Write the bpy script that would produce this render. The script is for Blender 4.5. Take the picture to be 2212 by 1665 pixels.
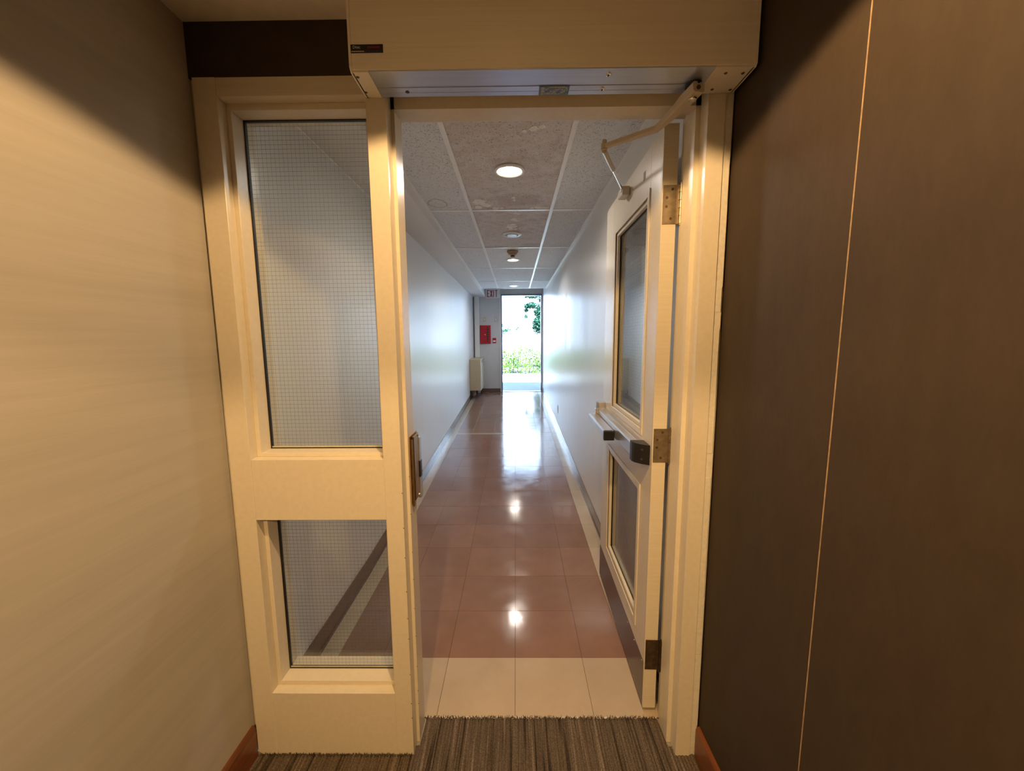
import bpy, bmesh, math, random
from mathutils import Vector, Matrix, Euler
random.seed(7)
for o in list(bpy.data.objects): bpy.data.objects.remove(o, do_unlink=True)
SC = bpy.context.scene
COL = SC.collection
R = math.radians

# ---------------------------------------------------------------- camera
F_PX, PITCH, YAW, ROLL, EYE = 830.927, .1224, -.0098, -.0072, 1.4531
cam_d = bpy.data.cameras.new('camera')
cam = bpy.data.objects.new('camera', cam_d); COL.objects.link(cam)
cam_d.sensor_fit = 'HORIZONTAL'; cam_d.sensor_width = 36.0
cam_d.lens = F_PX / 2212 * 36.0
cam_d.clip_start = .02; cam_d.clip_end = 400
cy, sy = math.cos(YAW), math.sin(YAW); cp, sp = math.cos(PITCH), math.sin(PITCH)
cr, sr = math.cos(ROLL), math.sin(ROLL)
fwd = Vector((sy * cp, cy * cp, -sp)); rgt = Vector((cy, -sy, 0)); up = rgt.cross(fwd)
X = rgt * cr - (-up) * sr; Yd = rgt * sr + (-up) * cr      # image right / image down
X = rgt * cr + up * sr; UPV = up * cr - rgt * sr
M = Matrix((X, UPV, -fwd)).transposed().to_4x4(); M.translation = Vector((0, 0, EYE))
cam.matrix_world = M
SC.camera = cam

# ---------------------------------------------------------------- world, sun, exposure
W = bpy.data.worlds.new('world'); SC.world = W; W.use_nodes = True
wn = W.node_tree; wn.nodes.clear()
wo = wn.nodes.new('ShaderNodeOutputWorld'); bg = wn.nodes.new('ShaderNodeBackground')
sky = wn.nodes.new('ShaderNodeTexSky'); sky.sky_type = 'HOSEK_WILKIE'; sky.turbidity = 3.2
sky.sun_direction = Vector((.28, -.50, .82)).normalized(); sky.ground_albedo = .4
bg.inputs['Strength'].default_value = 11.0
tint = wn.nodes.new('ShaderNodeMix'); tint.data_type = 'RGBA'; tint.blend_type = 'MULTIPLY'; tint.inputs['Factor'].default_value = 1
tint.inputs[7].default_value = (.74, .88, 1, 1); wn.links.new(sky.outputs['Color'], tint.inputs[6]); wn.links.new(tint.outputs[2], bg.inputs['Color']); wn.links.new(bg.outputs['Background'], wo.inputs['Surface'])
SUN_DIR = Vector((.28, -.50, .82)).normalized()
sl = bpy.data.lights.new('sun', 'SUN'); sl.energy = 72; sl.angle = R(.6); sl.color = (.60, .80, 1.0)
so = bpy.data.objects.new('sun', sl); COL.objects.link(so)
so.rotation_euler = SUN_DIR.to_track_quat('Z', 'Y').to_euler(); so.location = (0, -5, 30)
SC.view_settings.view_transform = 'Standard'; SC.view_settings.look = 'None'
SC.view_settings.gamma = 1; SC.view_settings.use_curve_mapping = False
SC.view_settings.exposure = 0.6
LOBBY_WARM = (1.0, .61, .26)
HALL_WARM = (1.0, .90, .80)
def spot(name, loc, power, color, angle, blend, radius):
    l = bpy.data.lights.new(name, 'SPOT'); l.energy = power; l.color = color
    l.spot_size = R(angle); l.spot_blend = blend; l.shadow_soft_size = radius
    o = bpy.data.objects.new(name, l); COL.objects.link(o); o.location = loc
    return o
LOBBY_POWER = 64; HALL_POWER = 25

# ---------------------------------------------------------------- materials
MATS = {}
def nodes(m):
    m.use_nodes = True; nt = m.node_tree; nt.nodes.clear()
    out = nt.nodes.new('ShaderNodeOutputMaterial'); b = nt.nodes.new('ShaderNodeBsdfPrincipled')
    nt.links.new(b.outputs[0], out.inputs['Surface']); return nt, b, out
def N(nt, t, **k):
    n = nt.nodes.new(t)
    for a, v in k.items():
        if a in n.inputs: n.inputs[a].default_value = v
        else: setattr(n, a, v)
    return n
def ramp(nt, stops):
    r = nt.nodes.new('ShaderNodeValToRGB'); e = r.color_ramp.elements
    while len(e) > 1: e.remove(e[0])
    for i, (p_, c) in enumerate(stops):
        if i == 0: el = e[0]; el.position = p_
        else: el = e.new(p_)
        el.color = (c[0], c[1], c[2], 1) if len(c) == 3 else c
    return r
def coords(nt, scale=(1, 1, 1), kind='Object'):
    t = nt.nodes.new('ShaderNodeTexCoord'); mp = nt.nodes.new('ShaderNodeMapping')
    mp.inputs['Scale'].default_value = scale
    nt.links.new(t.outputs[kind], mp.inputs['Vector']); return mp
def bump(nt, b, src, strength, dist=.001):
    bp = nt.nodes.new('ShaderNodeBump'); bp.inputs['Strength'].default_value = strength
    bp.inputs['Distance'].default_value = dist
    nt.links.new(src, bp.inputs['Height']); nt.links.new(bp.outputs[0], b.inputs['Normal']); return bp
def mat(name, col, rough=.5, metal=0, var=.0, nscale=(20, 20, 20), bstr=0, bdist=.001, detail=4, spec=.5, col2=None, lo=.35, hi=.65, coat=0):
    if name in MATS: return MATS[name]
    m = bpy.data.materials.new(name); nt, b, out = nodes(m)
    b.inputs['Roughness'].default_value = rough; b.inputs['Metallic'].default_value = metal
    b.inputs['Specular IOR Level'].default_value = spec
    b.inputs['Coat Weight'].default_value = coat; b.inputs['Coat Roughness'].default_value = .08
    mp = coords(nt, nscale)
    nz = N(nt, 'ShaderNodeTexNoise', Scale=1.0, Detail=detail); nt.links.new(mp.outputs[0], nz.inputs['Vector'])
    c2 = col2 or tuple(c * (1 - var) for c in col)
    r = ramp(nt, [(lo, c2), (hi, col)])
    nt.links.new(nz.outputs['Fac'], r.inputs[0]); nt.links.new(r.outputs[0], b.inputs['Base Color'])
    if bstr: bump(nt, b, nz.outputs['Fac'], bstr, bdist)
    MATS[name] = m; return m
def srgb(h):
    r = [int(h[i:i + 2], 16) / 255 for i in (0, 2, 4)]
    return tuple(c / 12.92 if c <= .04045 else ((c + .055) / 1.055) ** 2.4 for c in r)

M_cream = mat('cream_gloss_paint', (.72, .66, .54), .29, var=.05, nscale=(60, 60, 60), bstr=.12, bdist=.0006)
M_cream_stripe = mat('cream_brushed_paint', (.70, .64, .52), .42, var=.07, nscale=(3, 3, 120), bstr=.1, bdist=.0004)
M_boxpaint = mat('operator_cream_paint', (.84, .78, .66), .45, var=.06, nscale=(2, 2, 130), bstr=.05, bdist=.0003)
M_alu = mat('brushed_aluminium', (.58, .66, .84), .32, metal=.75, var=.08, nscale=(4, 160, 160))
M_alu_light = mat('satin_aluminium_bar', (.62, .60, .58), .30, metal=.85, var=.06, nscale=(160, 4, 160))
M_armpaint = mat('arm_greige_enamel', (.56, .49, .38), .35, var=.04)
M_chrome = mat('chrome', (.82, .84, .84), .12, metal=1, var=.04)
M_black = mat('black_plastic', (.012, .012, .014), .35, var=.2)
M_rubber = mat('black_gasket', (.006, .007, .012), .5, var=.2)
M_brass = mat('worn_satin_brass', (.50, .42, .31), .40, metal=1, var=.25, nscale=(40, 40, 60))
M_bronze = mat('tarnished_bronze', (.20, .14, .09), .4, metal=.9, var=.35, nscale=(60, 60, 60))
M_brightbrass = mat('polished_brass_strike', (.55, .33, .07), .25, metal=1, var=.35, nscale=(60, 60, 25))
M_kick = mat('dark_kick_plate', (.085, .058, .058), .28, var=.15, nscale=(6, 6, 60), spec=.6)
M_red = mat('red_enamel', (.42, .008, .02), .4, var=.08)
M_white = mat('white_enamel', (.80, .80, .80), .35, var=.03)
M_beigemetal = mat('beige_convector_enamel', (.58, .49, .33), .4, var=.05)
M_wood = mat('reddish_wood_base', (.21, .070, .028), .32, var=.35, nscale=(60, 3, 60), bstr=.05)
M_rubberbase = mat('taupe_rubber_base', (.15, .105, .085), .22, var=.12, nscale=(10, 3, 10), bstr=.25, bdist=.002, coat=.3)
M_darkmetal = mat('blue_grey_door_paint', (.16, .20, .30), .35, var=.08)
M_greywall = mat('grey_end_wall_paint', (.62, .63, .64), .55, var=.04, nscale=(8, 8, 8), bstr=.1)
M_tee = mat('white_ceiling_grid', (.92, .93, .92), .3, var=.04, nscale=(30, 30, 30))
M_plaster = mat('painted_plaster_ceiling', (.80, .74, .66), .8, var=.05, nscale=(30, 30, 30), bstr=.2)
M_soffit = mat('soffit_white_paint', (.78, .77, .76), .5, var=.03, nscale=(3, 3, 3))
M_darkband = mat('dark_brown_paint', (.035, .022, .013), .6, var=.2, nscale=(20, 20, 20), bstr=.1)
M_concrete = mat('sunlit_concrete', (.55, .54, .52), .8, var=.12, nscale=(6, 6, 6), bstr=.4, bdist=.003)
M_soil = mat('dark_soil', (.10, .07, .055), .9, var=.4, nscale=(20, 20, 20), bstr=.5, bdist=.01)
M_facade = mat('pale_render_facade', (.60, .62, .66), .8, var=.04, nscale=(4, 4, 4))
M_bark = mat('grey_brown_bark', (.16, .12, .09), .9, var=.4, nscale=(20, 20, 6), bstr=.6, bdist=.01)
M_shell = mat('unpainted_masonry', (.30, .28, .26), .9, var=.1)
M_grille = mat('grey_grille', (.28, .29, .30), .5, metal=.3, var=.2)
M_copper = mat('dull_copper_pipe', (.46, .30, .22), .4, metal=.6, var=.2)
M_switch = mat('ivory_switch', (.62, .52, .36), .4, var=.03)
M_blue = mat('label_blue', (.09, .14, .20), .4, var=.06)
M_print = mat('label_print', (.62, .64, .60), .5, var=.2, nscale=(400, 400, 400))
M_redprint = mat('red_print', (.45, .02, .03), .5, var=.05)
M_exitred = mat('exit_letter_red', (.42, .012, .05), .4, var=.05)
M_exitface = mat('exit_sign_face', (.86, .90, .90), .4, var=.03)
M_winglass = mat('far_window_glass', (.25, .38, .50), .1, var=.1)
M_caulk = mat('white_caulk', (.74, .70, .60), .6, var=.1, nscale=(80, 80, 80), bstr=.5, bdist=.002)

def hallpaint():
    m = bpy.data.materials.new('hall_white_semigloss'); nt, b, out = nodes(m)
    b.inputs['Roughness'].default_value = .30; b.inputs['Specular IOR Level'].default_value = .6
    mp = coords(nt, (3, 5, .2)); nz = N(nt, 'ShaderNodeTexNoise', Scale=1.6, Detail=1)
    nt.links.new(mp.outputs[0], nz.inputs['Vector'])
    r = ramp(nt, [(.25, (.75, .75, .74)), (.75, (.79, .79, .78))])
    nt.links.new(nz.outputs['Fac'], r.inputs[0]); nt.links.new(r.outputs[0], b.inputs['Base Color'])
    rr = ramp(nt, [(.25, (.30,) * 3), (.75, (.38,) * 3)]); nt.links.new(nz.outputs['Fac'], rr.inputs[0])
    nt.links.new(rr.outputs[0], b.inputs['Roughness'])
    mp2 = coords(nt, (1, 7, .3)); n2 = N(nt, 'ShaderNodeTexNoise', Scale=2.0, Detail=1); nt.links.new(mp2.outputs[0], n2.inputs['Vector'])
    bump(nt, b, n2.outputs['Fac'], .10, .0025); return m
M_hall = hallpaint()

def wallpaper(name, c1, c2, sc, bs, rough):
    m = bpy.data.materials.new(name); nt, b, out = nodes(m)
    b.inputs['Roughness'].default_value = rough; b.inputs['Specular IOR Level'].default_value = .3
    mp = coords(nt, sc); nz = N(nt, 'ShaderNodeTexNoise', Scale=1.0, Detail=8, Roughness=.7)
    nt.links.new(mp.outputs[0], nz.inputs['Vector'])
    mpb = coords(nt, tuple(s * .22 for s in sc)); nb = N(nt, 'ShaderNodeTexNoise', Scale=1.0, Detail=3)
    nt.links.new(mpb.outputs[0], nb.inputs['Vector'])
    mx = N(nt, 'ShaderNodeMath', operation='ADD'); ml = N(nt, 'ShaderNodeMath', operation='MULTIPLY'); ml.inputs[1].default_value = .5
    nt.links.new(nz.outputs['Fac'], mx.inputs[0]); nt.links.new(nb.outputs['Fac'], mx.inputs[1]); nt.links.new(mx.outputs[0], ml.inputs[0])
    r = ramp(nt, [(.36, c2), (.64, c1)]); nt.links.new(ml.outputs[0], r.inputs[0]); nt.links.new(r.outputs[0], b.inputs['Base Color'])
    bump(nt, b, nz.outputs['Fac'], bs, .001); return m
M_wp_left = wallpaper('beige_streaked_wallpaper', (.465, .44, .41), (.40, .38, .35), (4, 2.2, 60), .25, .6)
M_wp_right = wallpaper('dark_brown_wallpaper', (.053, .038, .027), (.043, .030, .021), (80, 80, 30), .25, .62)

def floortile(name, c1, c2):
    m = bpy.data.materials.new(name); nt, b, out = nodes(m)
    b.inputs['Specular IOR Level'].default_value = .36
    geo = nt.nodes.new('ShaderNodeNewGeometry'); oi = nt.nodes.new('ShaderNodeObjectInfo')
    mp = nt.nodes.new('ShaderNodeMapping'); nt.links.new(geo.outputs['Position'], mp.inputs['Vector'])
    nz = N(nt, 'ShaderNodeTexNoise', Scale=5.0, Detail=6, Roughness=.6); nt.links.new(mp.outputs[0], nz.inputs['Vector'])
    r = ramp(nt, [(.3, c2), (.7, c1)]); nt.links.new(nz.outputs['Fac'], r.inputs[0])
    hsv = N(nt, 'ShaderNodeHueSaturation'); mr = N(nt, 'ShaderNodeMapRange'); mr.inputs['To Min'].default_value = .94; mr.inputs['To Max'].default_value = 1.06
    nt.links.new(oi.outputs['Random'], mr.inputs['Value']); nt.links.new(mr.outputs[0], hsv.inputs['Value'])
    nt.links.new(r.outputs[0], hsv.inputs['Color']); nt.links.new(hsv.outputs[0], b.inputs['Base Color'])
    n2 = N(nt, 'ShaderNodeTexNoise', Scale=9.0, Detail=4); nt.links.new(mp.outputs[0], n2.inputs['Vector'])
    rr = ramp(nt, [(.35, (.09,) * 3), (.7, (.17,) * 3)]); nt.links.new(n2.outputs['Fac'], rr.inputs[0]); nt.links.new(rr.outputs[0], b.inputs['Roughness'])
    n3 = N(nt, 'ShaderNodeTexNoise', Scale=7.0, Detail=3); nt.links.new(mp.outputs[0], n3.inputs['Vector'])
    n4 = N(nt, 'ShaderNodeTexNoise', Scale=26.0, Detail=2); nt.links.new(mp.outputs[0], n4.inputs['Vector'])
    bp = bump(nt, b, n3.outputs['Fac'], .22, .0035); b2 = bump(nt, b, n4.outputs['Fac'], .10, .0010)
    nt.links.new(bp.outputs[0], b2.inputs['Normal']); return m
M_tile_brown = floortile('brown_waxed_vinyl_tile', (.275, .165, .122), (.235, .138, .102))
M_tile_cream = floortile('cream_waxed_vinyl_tile', (.50, .42, .32), (.44, .365, .275))
M_grout = mat('tile_joint_dirt', (.05, .035, .03), .8, var=.2)

def fissured(name, c, stain):
    m = bpy.data.materials.new(name); nt, b, out = nodes(m)
    b.inputs['Roughness'].default_value = .9; b.inputs['Specular IOR Level'].default_value = .2
    geo = nt.nodes.new('ShaderNodeNewGeometry')
    n1 = N(nt, 'ShaderNodeTexNoise', Scale=70.0, Detail=3, Distortion=2.2); nt.links.new(geo.outputs['Position'], n1.inputs['Vector'])
    pits = ramp(nt, [(.36, (.25,) * 3), (.41, (1,) * 3)]); nt.links.new(n1.outputs['Fac'], pits.inputs[0])
    base = N(nt, 'ShaderNodeMix', data_type='RGBA', blend_type='MULTIPLY'); base.inputs['Factor'].default_value = .65
    n2 = N(nt, 'ShaderNodeTexNoise', Scale=2.6, Detail=5, Roughness=.65); nt.links.new(geo.outputs['Position'], n2.inputs['Vector'])
    st = ramp(nt, [(.40, tuple(a * s for a, s in zip(c, (.84, .78, .76)))), (.50, c), (.58, tuple(a * s for a, s in zip(c, (.92, .88, .82)))), (.66, c)] if stain else [(.3, tuple(a * .95 for a in c)), (.7, c)])
    nt.links.new(n2.outputs['Fac'], st.inputs[0])
    nt.links.new(st.outputs[0], base.inputs[6]); nt.links.new(pits.outputs[0], base.inputs[7])
    nt.links.new(base.outputs[2], b.inputs['Base Color'])
    bump(nt, b, pits.outputs[0], .8, .0015); return m
M_panel = fissured('fissured_acoustic_panel', (.80, .82, .85), False)
M_panel_stain = fissured('water_stained_acoustic_panel', (.74, .71, .71), True)
M_patch = mat('chalky_white_residue', (.95, .95, .91), .9, var=.2, nscale=(90, 90, 90), bstr=.6, bdist=.002)
M_ring = mat('pale_brown_water_ring', (.60, .50, .46), .9, var=.1)

def emis(name, col, s):
    m = bpy.data.materials.new(name); m.use_nodes = True; nt = m.node_tree; nt.nodes.clear()
    o = nt.nodes.new('ShaderNodeOutputMaterial'); e = nt.nodes.new('ShaderNodeEmission')
    e.inputs[0].default_value = (*col, 1); e.inputs[1].default_value = s; nt.links.new(e.outputs[0], o.inputs[0]); return m
M_lamp = emis('lit_lamp_face', (1, .82, .60), 14)
M_lamp_far = emis('lit_lamp_face_pale', (1, .90, .72), 4)
M_lamp_lobby = emis('lit_lobby_lamp_face', (1, .66, .34), 10)

def glassmat(name, tint, ior):
    m = bpy.data.materials.new(name); m.use_nodes = True; nt = m.node_tree; nt.nodes.clear()
    o = nt.nodes.new('ShaderNodeOutputMaterial'); t = nt.nodes.new('ShaderNodeBsdfTransparent'); t.inputs[0].default_value = (*tint, 1)
    g = nt.nodes.new('ShaderNodeBsdfGlossy'); g.inputs['Roughness'].default_value = .015
    f = nt.nodes.new('ShaderNodeFresnel'); mx = nt.nodes.new('ShaderNodeMixShader')
    gg = nt.nodes.new('ShaderNodeNewGeometry'); mi = nt.nodes.new('ShaderNodeMapRange')   # same index from both faces of the pane
    mi.inputs['To Min'].default_value = ior; mi.inputs['To Max'].default_value = 1 / ior
    nt.links.new(gg.outputs['Backfacing'], mi.inputs['Value']); nt.links.new(mi.outputs[0], f.inputs[0])
    nt.links.new(f.outputs[0], mx.inputs[0]); nt.links.new(t.outputs[0], mx.inputs[1]); nt.links.new(g.outputs[0], mx.inputs[2])
    nt.links.new(mx.outputs[0], o.inputs[0]); return m
M_glass = glassmat('wired_safety_glass', (.95, .97, .96), 1.75)
M_wire = mat('wire_in_glass', (.16, .17, .17), .4, metal=.5, var=.1)

def carpetmat():
    m = bpy.data.materials.new('ribbed_brown_carpet'); nt, b, out = nodes(m)
    b.inputs['Roughness'].default_value = 1; b.inputs['Specular IOR Level'].default_value = .05
    mp = coords(nt, (44, 1.2, 0)); nz = N(nt, 'ShaderNodeTexNoise', Scale=1.0, Detail=2, Roughness=.8); nt.links.new(mp.outputs[0], nz.inputs['Vector'])
    r = ramp(nt, [(.36, (.060, .045, .036)), (.46, (.155, .125, .098)), (.56, (.115, .090, .070)), (.66, (.22, .18, .145))])
    nt.links.new(nz.outputs['Fac'], r.inputs[0])
    mp2 = coords(nt, (300, 300, 300)); n2 = N(nt, 'ShaderNodeTexNoise', Scale=1.0, Detail=3); nt.links.new(mp2.outputs[0], n2.inputs['Vector'])
    r2 = ramp(nt, [(.35, (.55,) * 3), (.65, (1.25,) * 3)]); nt.links.new(n2.outputs['Fac'], r2.inputs[0])
    mx = N(nt, 'ShaderNodeMix', data_type='RGBA', blend_type='MULTIPLY'); mx.inputs['Factor'].default_value = 1
    nt.links.new(r.outputs[0], mx.inputs[6]); nt.links.new(r2.outputs[0], mx.inputs[7]); nt.links.new(mx.outputs[2], b.inputs['Base Color'])
    bump(nt, b, n2.outputs['Fac'], .9, .003); return m
M_carpet = carpetmat()
def leafmat(name, c1, c2):
    m = bpy.data.materials.new(name); nt, b, out = nodes(m)
    b.inputs['Roughness'].default_value = .45
    geo = nt.nodes.new('ShaderNodeNewGeometry')
    r = ramp(nt, [(0, c1), (1, c2)]); nt.links.new(geo.outputs['Random Per Island'], r.inputs[0]); nt.links.new(r.outputs[0], b.inputs['Base Color'])
    tr = nt.nodes.new('ShaderNodeBsdfTranslucent'); nt.links.new(r.outputs[0], tr.inputs[0])
    mx = nt.nodes.new('ShaderNodeMixShader'); mx.inputs[0].default_value = .35
    nt.links.new(b.outputs[0], mx.inputs[1]); nt.links.new(tr.outputs[0], mx.inputs[2]); nt.links.new(mx.outputs[0], out.inputs['Surface']); return m
M_leaf_hedge = leafmat('bright_hedge_leaves', (.012, .055, .003), (.19, .40, .02))
M_leaf_tree = leafmat('blue_green_tree_leaves', (.010, .060, .035), (.045, .15, .085))

# ---------------------------------------------------------------- mesh helpers
class MB:
    def __init__(s): s.bm = bmesh.new()
    def box(s, x0, x1, y0, y1, z0, z1, bev=0, seg=1):
        r = bmesh.ops.create_cube(s.bm, size=1)['verts']
        bmesh.ops.scale(s.bm, vec=(abs(x1 - x0), abs(y1 - y0), abs(z1 - z0)), verts=r)
        bmesh.ops.translate(s.bm, vec=((x0 + x1) / 2, (y0 + y1) / 2, (z0 + z1) / 2), verts=r)
        if bev:
            es = list({e for v in r for e in v.link_edges})
            bmesh.ops.bevel(s.bm, geom=es, offset=bev, segments=seg, affect='EDGES', profile=.5)
        return s
    def cyl(s, c, r, h, axis='z', n=24, r2=None, bev=0):
        m = Matrix.Translation(c)
        if axis == 'x': m = m @ Matrix.Rotation(R(90), 4, 'Y')
        if axis == 'y': m = m @ Matrix.Rotation(R(90), 4, 'X')
        v = bmesh.ops.create_cone(s.bm, cap_ends=True, segments=n, radius1=r, radius2=r if r2 is None else r2, depth=h, matrix=m)['verts']
        if bev:
            es = [e for e in {e for q in v for e in q.link_edges} if any(len(f.verts) > 4 for f in e.link_faces)]
            bmesh.ops.bevel(s.bm, geom=es, offset=bev, segments=2, affect='EDGES')
        return s
    def prism(s, pts, a, b, axis='x'):      # 2-d outline extruded along an axis
        def P(u, v, w): return {'x': (w, u, v), 'y': (u, w, v), 'z': (u, v, w)}[axis]
        lo = [s.bm.verts.new(P(u, v, a)) for u, v in pts]; hi = [s.bm.verts.new(P(u, v, b)) for u, v in pts]
        n = len(pts); s.bm.faces.new(lo[::-1]); s.bm.faces.new(hi)
        for i in range(n): s.bm.faces.new((lo[i], lo[(i + 1) % n], hi[(i + 1) % n], hi[i]))
        return s
    def bar(s, p0, p1, w, h, upv=(0, 0, 1)):
        p0, p1 = Vector(p0), Vector(p1); d = (p1 - p0).normalized(); u = Vector(upv); sd = d.cross(u).normalized(); u = sd.cross(d)
        vs = []
        for p_ in (p0, p1):
            for a, b in ((-1, -1), (1, -1), (1, 1), (-1, 1)): vs.append(s.bm.verts.new(p_ + sd * a * w / 2 + u * b * h / 2))
        for f in ((3, 2, 1, 0), (4, 5, 6, 7), (0, 1, 5, 4), (1, 2, 6, 5), (2, 3, 7, 6), (3, 0, 4, 7)): s.bm.faces.new([vs[i] for i in f])
        return s
    def rod(s, p0, p1, r, n=14, r2=None):
        p0, p1 = Vector(p0), Vector(p1); d = p1 - p0
        m = Matrix.Translation((p0 + p1) / 2) @ d.to_track_quat('Z', 'Y').to_matrix().to_4x4()
        bmesh.ops.create_cone(s.bm, cap_ends=True, segments=n, radius1=r, radius2=r if r2 is None else r2, depth=d.length, matrix=m); return s
    def lathe(s, c, prof, n=36):            # profile of (radius, z) pairs
        rings = []
        for r, z in prof:
            rings.append([s.bm.verts.new((c[0] + r * math.cos(2 * math.pi * i / n), c[1] + r * math.sin(2 * math.pi * i / n), c[2] + z)) for i in range(n)])
        for a, b in zip(rings, rings[1:]):
            for i in range(n): s.bm.faces.new((a[i], a[(i + 1) % n], b[(i + 1) % n], b[i]))
        s.bm.faces.new(rings[0][::-1]); s.bm.faces.new(rings[-1]); return s
    def build(s, name, m, parent=None, smooth=False, loc=None, **props):
        bmesh.ops.recalc_face_normals(s.bm, faces=s.bm.faces)
        off = loc if loc is not None else (ORG.get(parent.name, (0, 0, 0)) if parent else (0, 0, 0))
        if off != (0, 0, 0): bmesh.ops.translate(s.bm, vec=tuple(-q for q in off), verts=s.bm.verts)
        me = bpy.data.meshes.new(name); s.bm.to_mesh(me); s.bm.free()
        if smooth:
            for p_ in me.polygons: p_.use_smooth = True
            try: me.set_sharp_from_angle(angle=R(35))
            except Exception: pass
        me.materials.append(m)
        o = bpy.data.objects.new(name, me); COL.objects.link(o)
        if parent: o.parent = parent; ORG[o.name] = ORG.get(parent.name, (0, 0, 0))
        elif loc is not None: o.location = loc; ORG[o.name] = tuple(loc)
        for k, v in props.items(): o[k] = v
        return o
ORG = {}
def thing(name, loc, rz=0, local=False, **props):
    o = bpy.data.objects.new(name, None); COL.objects.link(o); o.empty_display_size = .05
    o.location = loc; o.rotation_euler = (0, 0, rz)
    ORG[o.name] = (0, 0, 0) if local else tuple(loc)
    for k, v in props.items(): o[k] = v
    return o
def textmesh(body, name, m, parent, loc, rot, size, extrude=.0004, shear=0, xs=1, **props):
    c = bpy.data.curves.new('lettering', 'FONT'); c.body = body; c.size = size; c.extrude = extrude; c.shear = shear
    t = bpy.data.objects.new('lettering', c); COL.objects.link(t)
    dg = bpy.context.evaluated_depsgraph_get(); dg.update()
    me = bpy.data.meshes.new_from_object(t.evaluated_get(dg)); bpy.data.objects.remove(t, do_unlink=True)
    T = Matrix.Translation(loc) @ Euler(rot).to_matrix().to_4x4() @ Matrix.Diagonal((xs, 1, 1, 1))
    org = ORG.get(parent.name, (0, 0, 0)); me.transform(Matrix.Translation([-q for q in org]) @ T)
    me.materials.clear(); me.materials.append(m)
    o = bpy.data.objects.new(name, me); COL.objects.link(o); o.parent = parent; ORG[o.name] = org
    for k, v in props.items(): o[k] = v
    return o

# ================================================================= SETTING
YK, SLOPE, YEND = 2.208, .0394, 8.59
def fz(y): return max(0.0, (y - YK) * SLOPE)
LW, RW, NC = -.928, .628, 2.34           # lobby walls, ceiling
CL, CR, HC = -.925, .608, 2.4146         # hall walls, ceiling
YF = 1.182                               # front face of the frame

S = dict(kind='structure')
MB().box(LW - .12, LW, -5.2, 1.345, 0, NC + .1).build('wall_left', M_wp_left, **S)
rw = MB().box(RW + .004, RW + .12, -5.2, 1.36, 0, NC + .1).build('wall_right', M_wp_right, **S)
# two wallpaper drops meeting in a seam, the nearer one slightly proud
MB().box(RW, RW + .006, .757, 1.187, .0, NC).build('wallpaper_panel', M_wp_right, rw)
MB().box(RW - .0012, RW + .006, -5.2, .754, .0, NC).build('wallpaper_panel', M_wp_right, rw)
MB().box(RW - .0016, RW + .006, .7525, .7555, .0, NC).build('seam_edge', mat('seam_light_tint', (.42, .29, .17), .6, var=.3, nscale=(60, 60, 60)), rw, label='wallpaper seam edge with caught light painted pale')  # light catching on the raised seam is painted in as a pale strip
wf = MB().box(LW - .12, -.42, 1.187, 1.30, 2.1948, NC + .1).box(-.42, RW + .12, 1.187, 1.30, 2.20, NC + .1).build('wall_front', M_darkband, **S)
MB().box(LW - .12, RW + .12, -5.3, -5.2, 0, NC + .1).build('wall_back', M_wp_right, **S)
MB().box(LW - .12, RW + .12, -5.3, 1.30, NC, NC + .1).build('ceiling', M_plaster, **S)
for sd, x0, x1 in (('left', LW, LW + .012), ('right', RW - .0125, RW)):
    b = MB().prism([(x0, 0), (x1, 0), (x1, .105), ((x0 + (x1 - x0) * .6) if sd == 'left' else x1, .118), (x0 if sd == 'left' else (x0 + (x1 - x0) * .4), .118), (x0, .105)], -5.2, 1.180, 'y').build('baseboard_' + sd, M_wood, **S)
# masonry above the frame on the hall side
MB().box(LW - .12, RW + .12, 1.30, 1.36, 2.21, 2.9).build('wall_lintel', M_hall, **S)

# hall
MB().box(CL - .12, CL, 1.345, 8.70, -.1, 2.9).build('wall_left.001', M_hall, **S)
MB().box(CR, CR + .12, 1.36, 8.70, -.1, 2.9).build('wall_right.001', M_hall, **S)
MB().box(CL, -.66, 1.36, 8.59, 2.352, 2.80).build('ceiling_bulkhead', M_soffit, **S)
MB().box(CL + .0005, CL + .006, 1.37, 8.58, 2.344, 2.352).build('trim_1', M_tee, **S)
ew = MB().box(CL, -.339, 8.59, 8.75, -.1, 3.3).box(.598, CR + .12, 8.59, 8.75, -.1, 3.3).box(-.339, .598, 8.59, 8.75, 2.405, 3.3).build('wall_end', M_greywall, **S)
MB().box(CL - .12, CR + .12, 1.3, 8.75, 2.80, 2.9).build('ceiling_slab', M_shell, **S)
# outside shell of the building: wide outer wall and roof edge that throw the shade in front of the door
MB().box(-6, CL - .0, 8.76, 8.9, -.1, 3.15).box(CR, 6, 8.76, 8.9, -.1, 3.15).box(-6, 6, 6.5, 8.9, 3.31, 3.45).build('wall_outside', M_shell, **S)
# corner pipe casing
MB().box(-.893, -.79, 8.50, 8.589, .245, 2.351, .004).build('trim_2', M_hall, **S)

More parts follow.
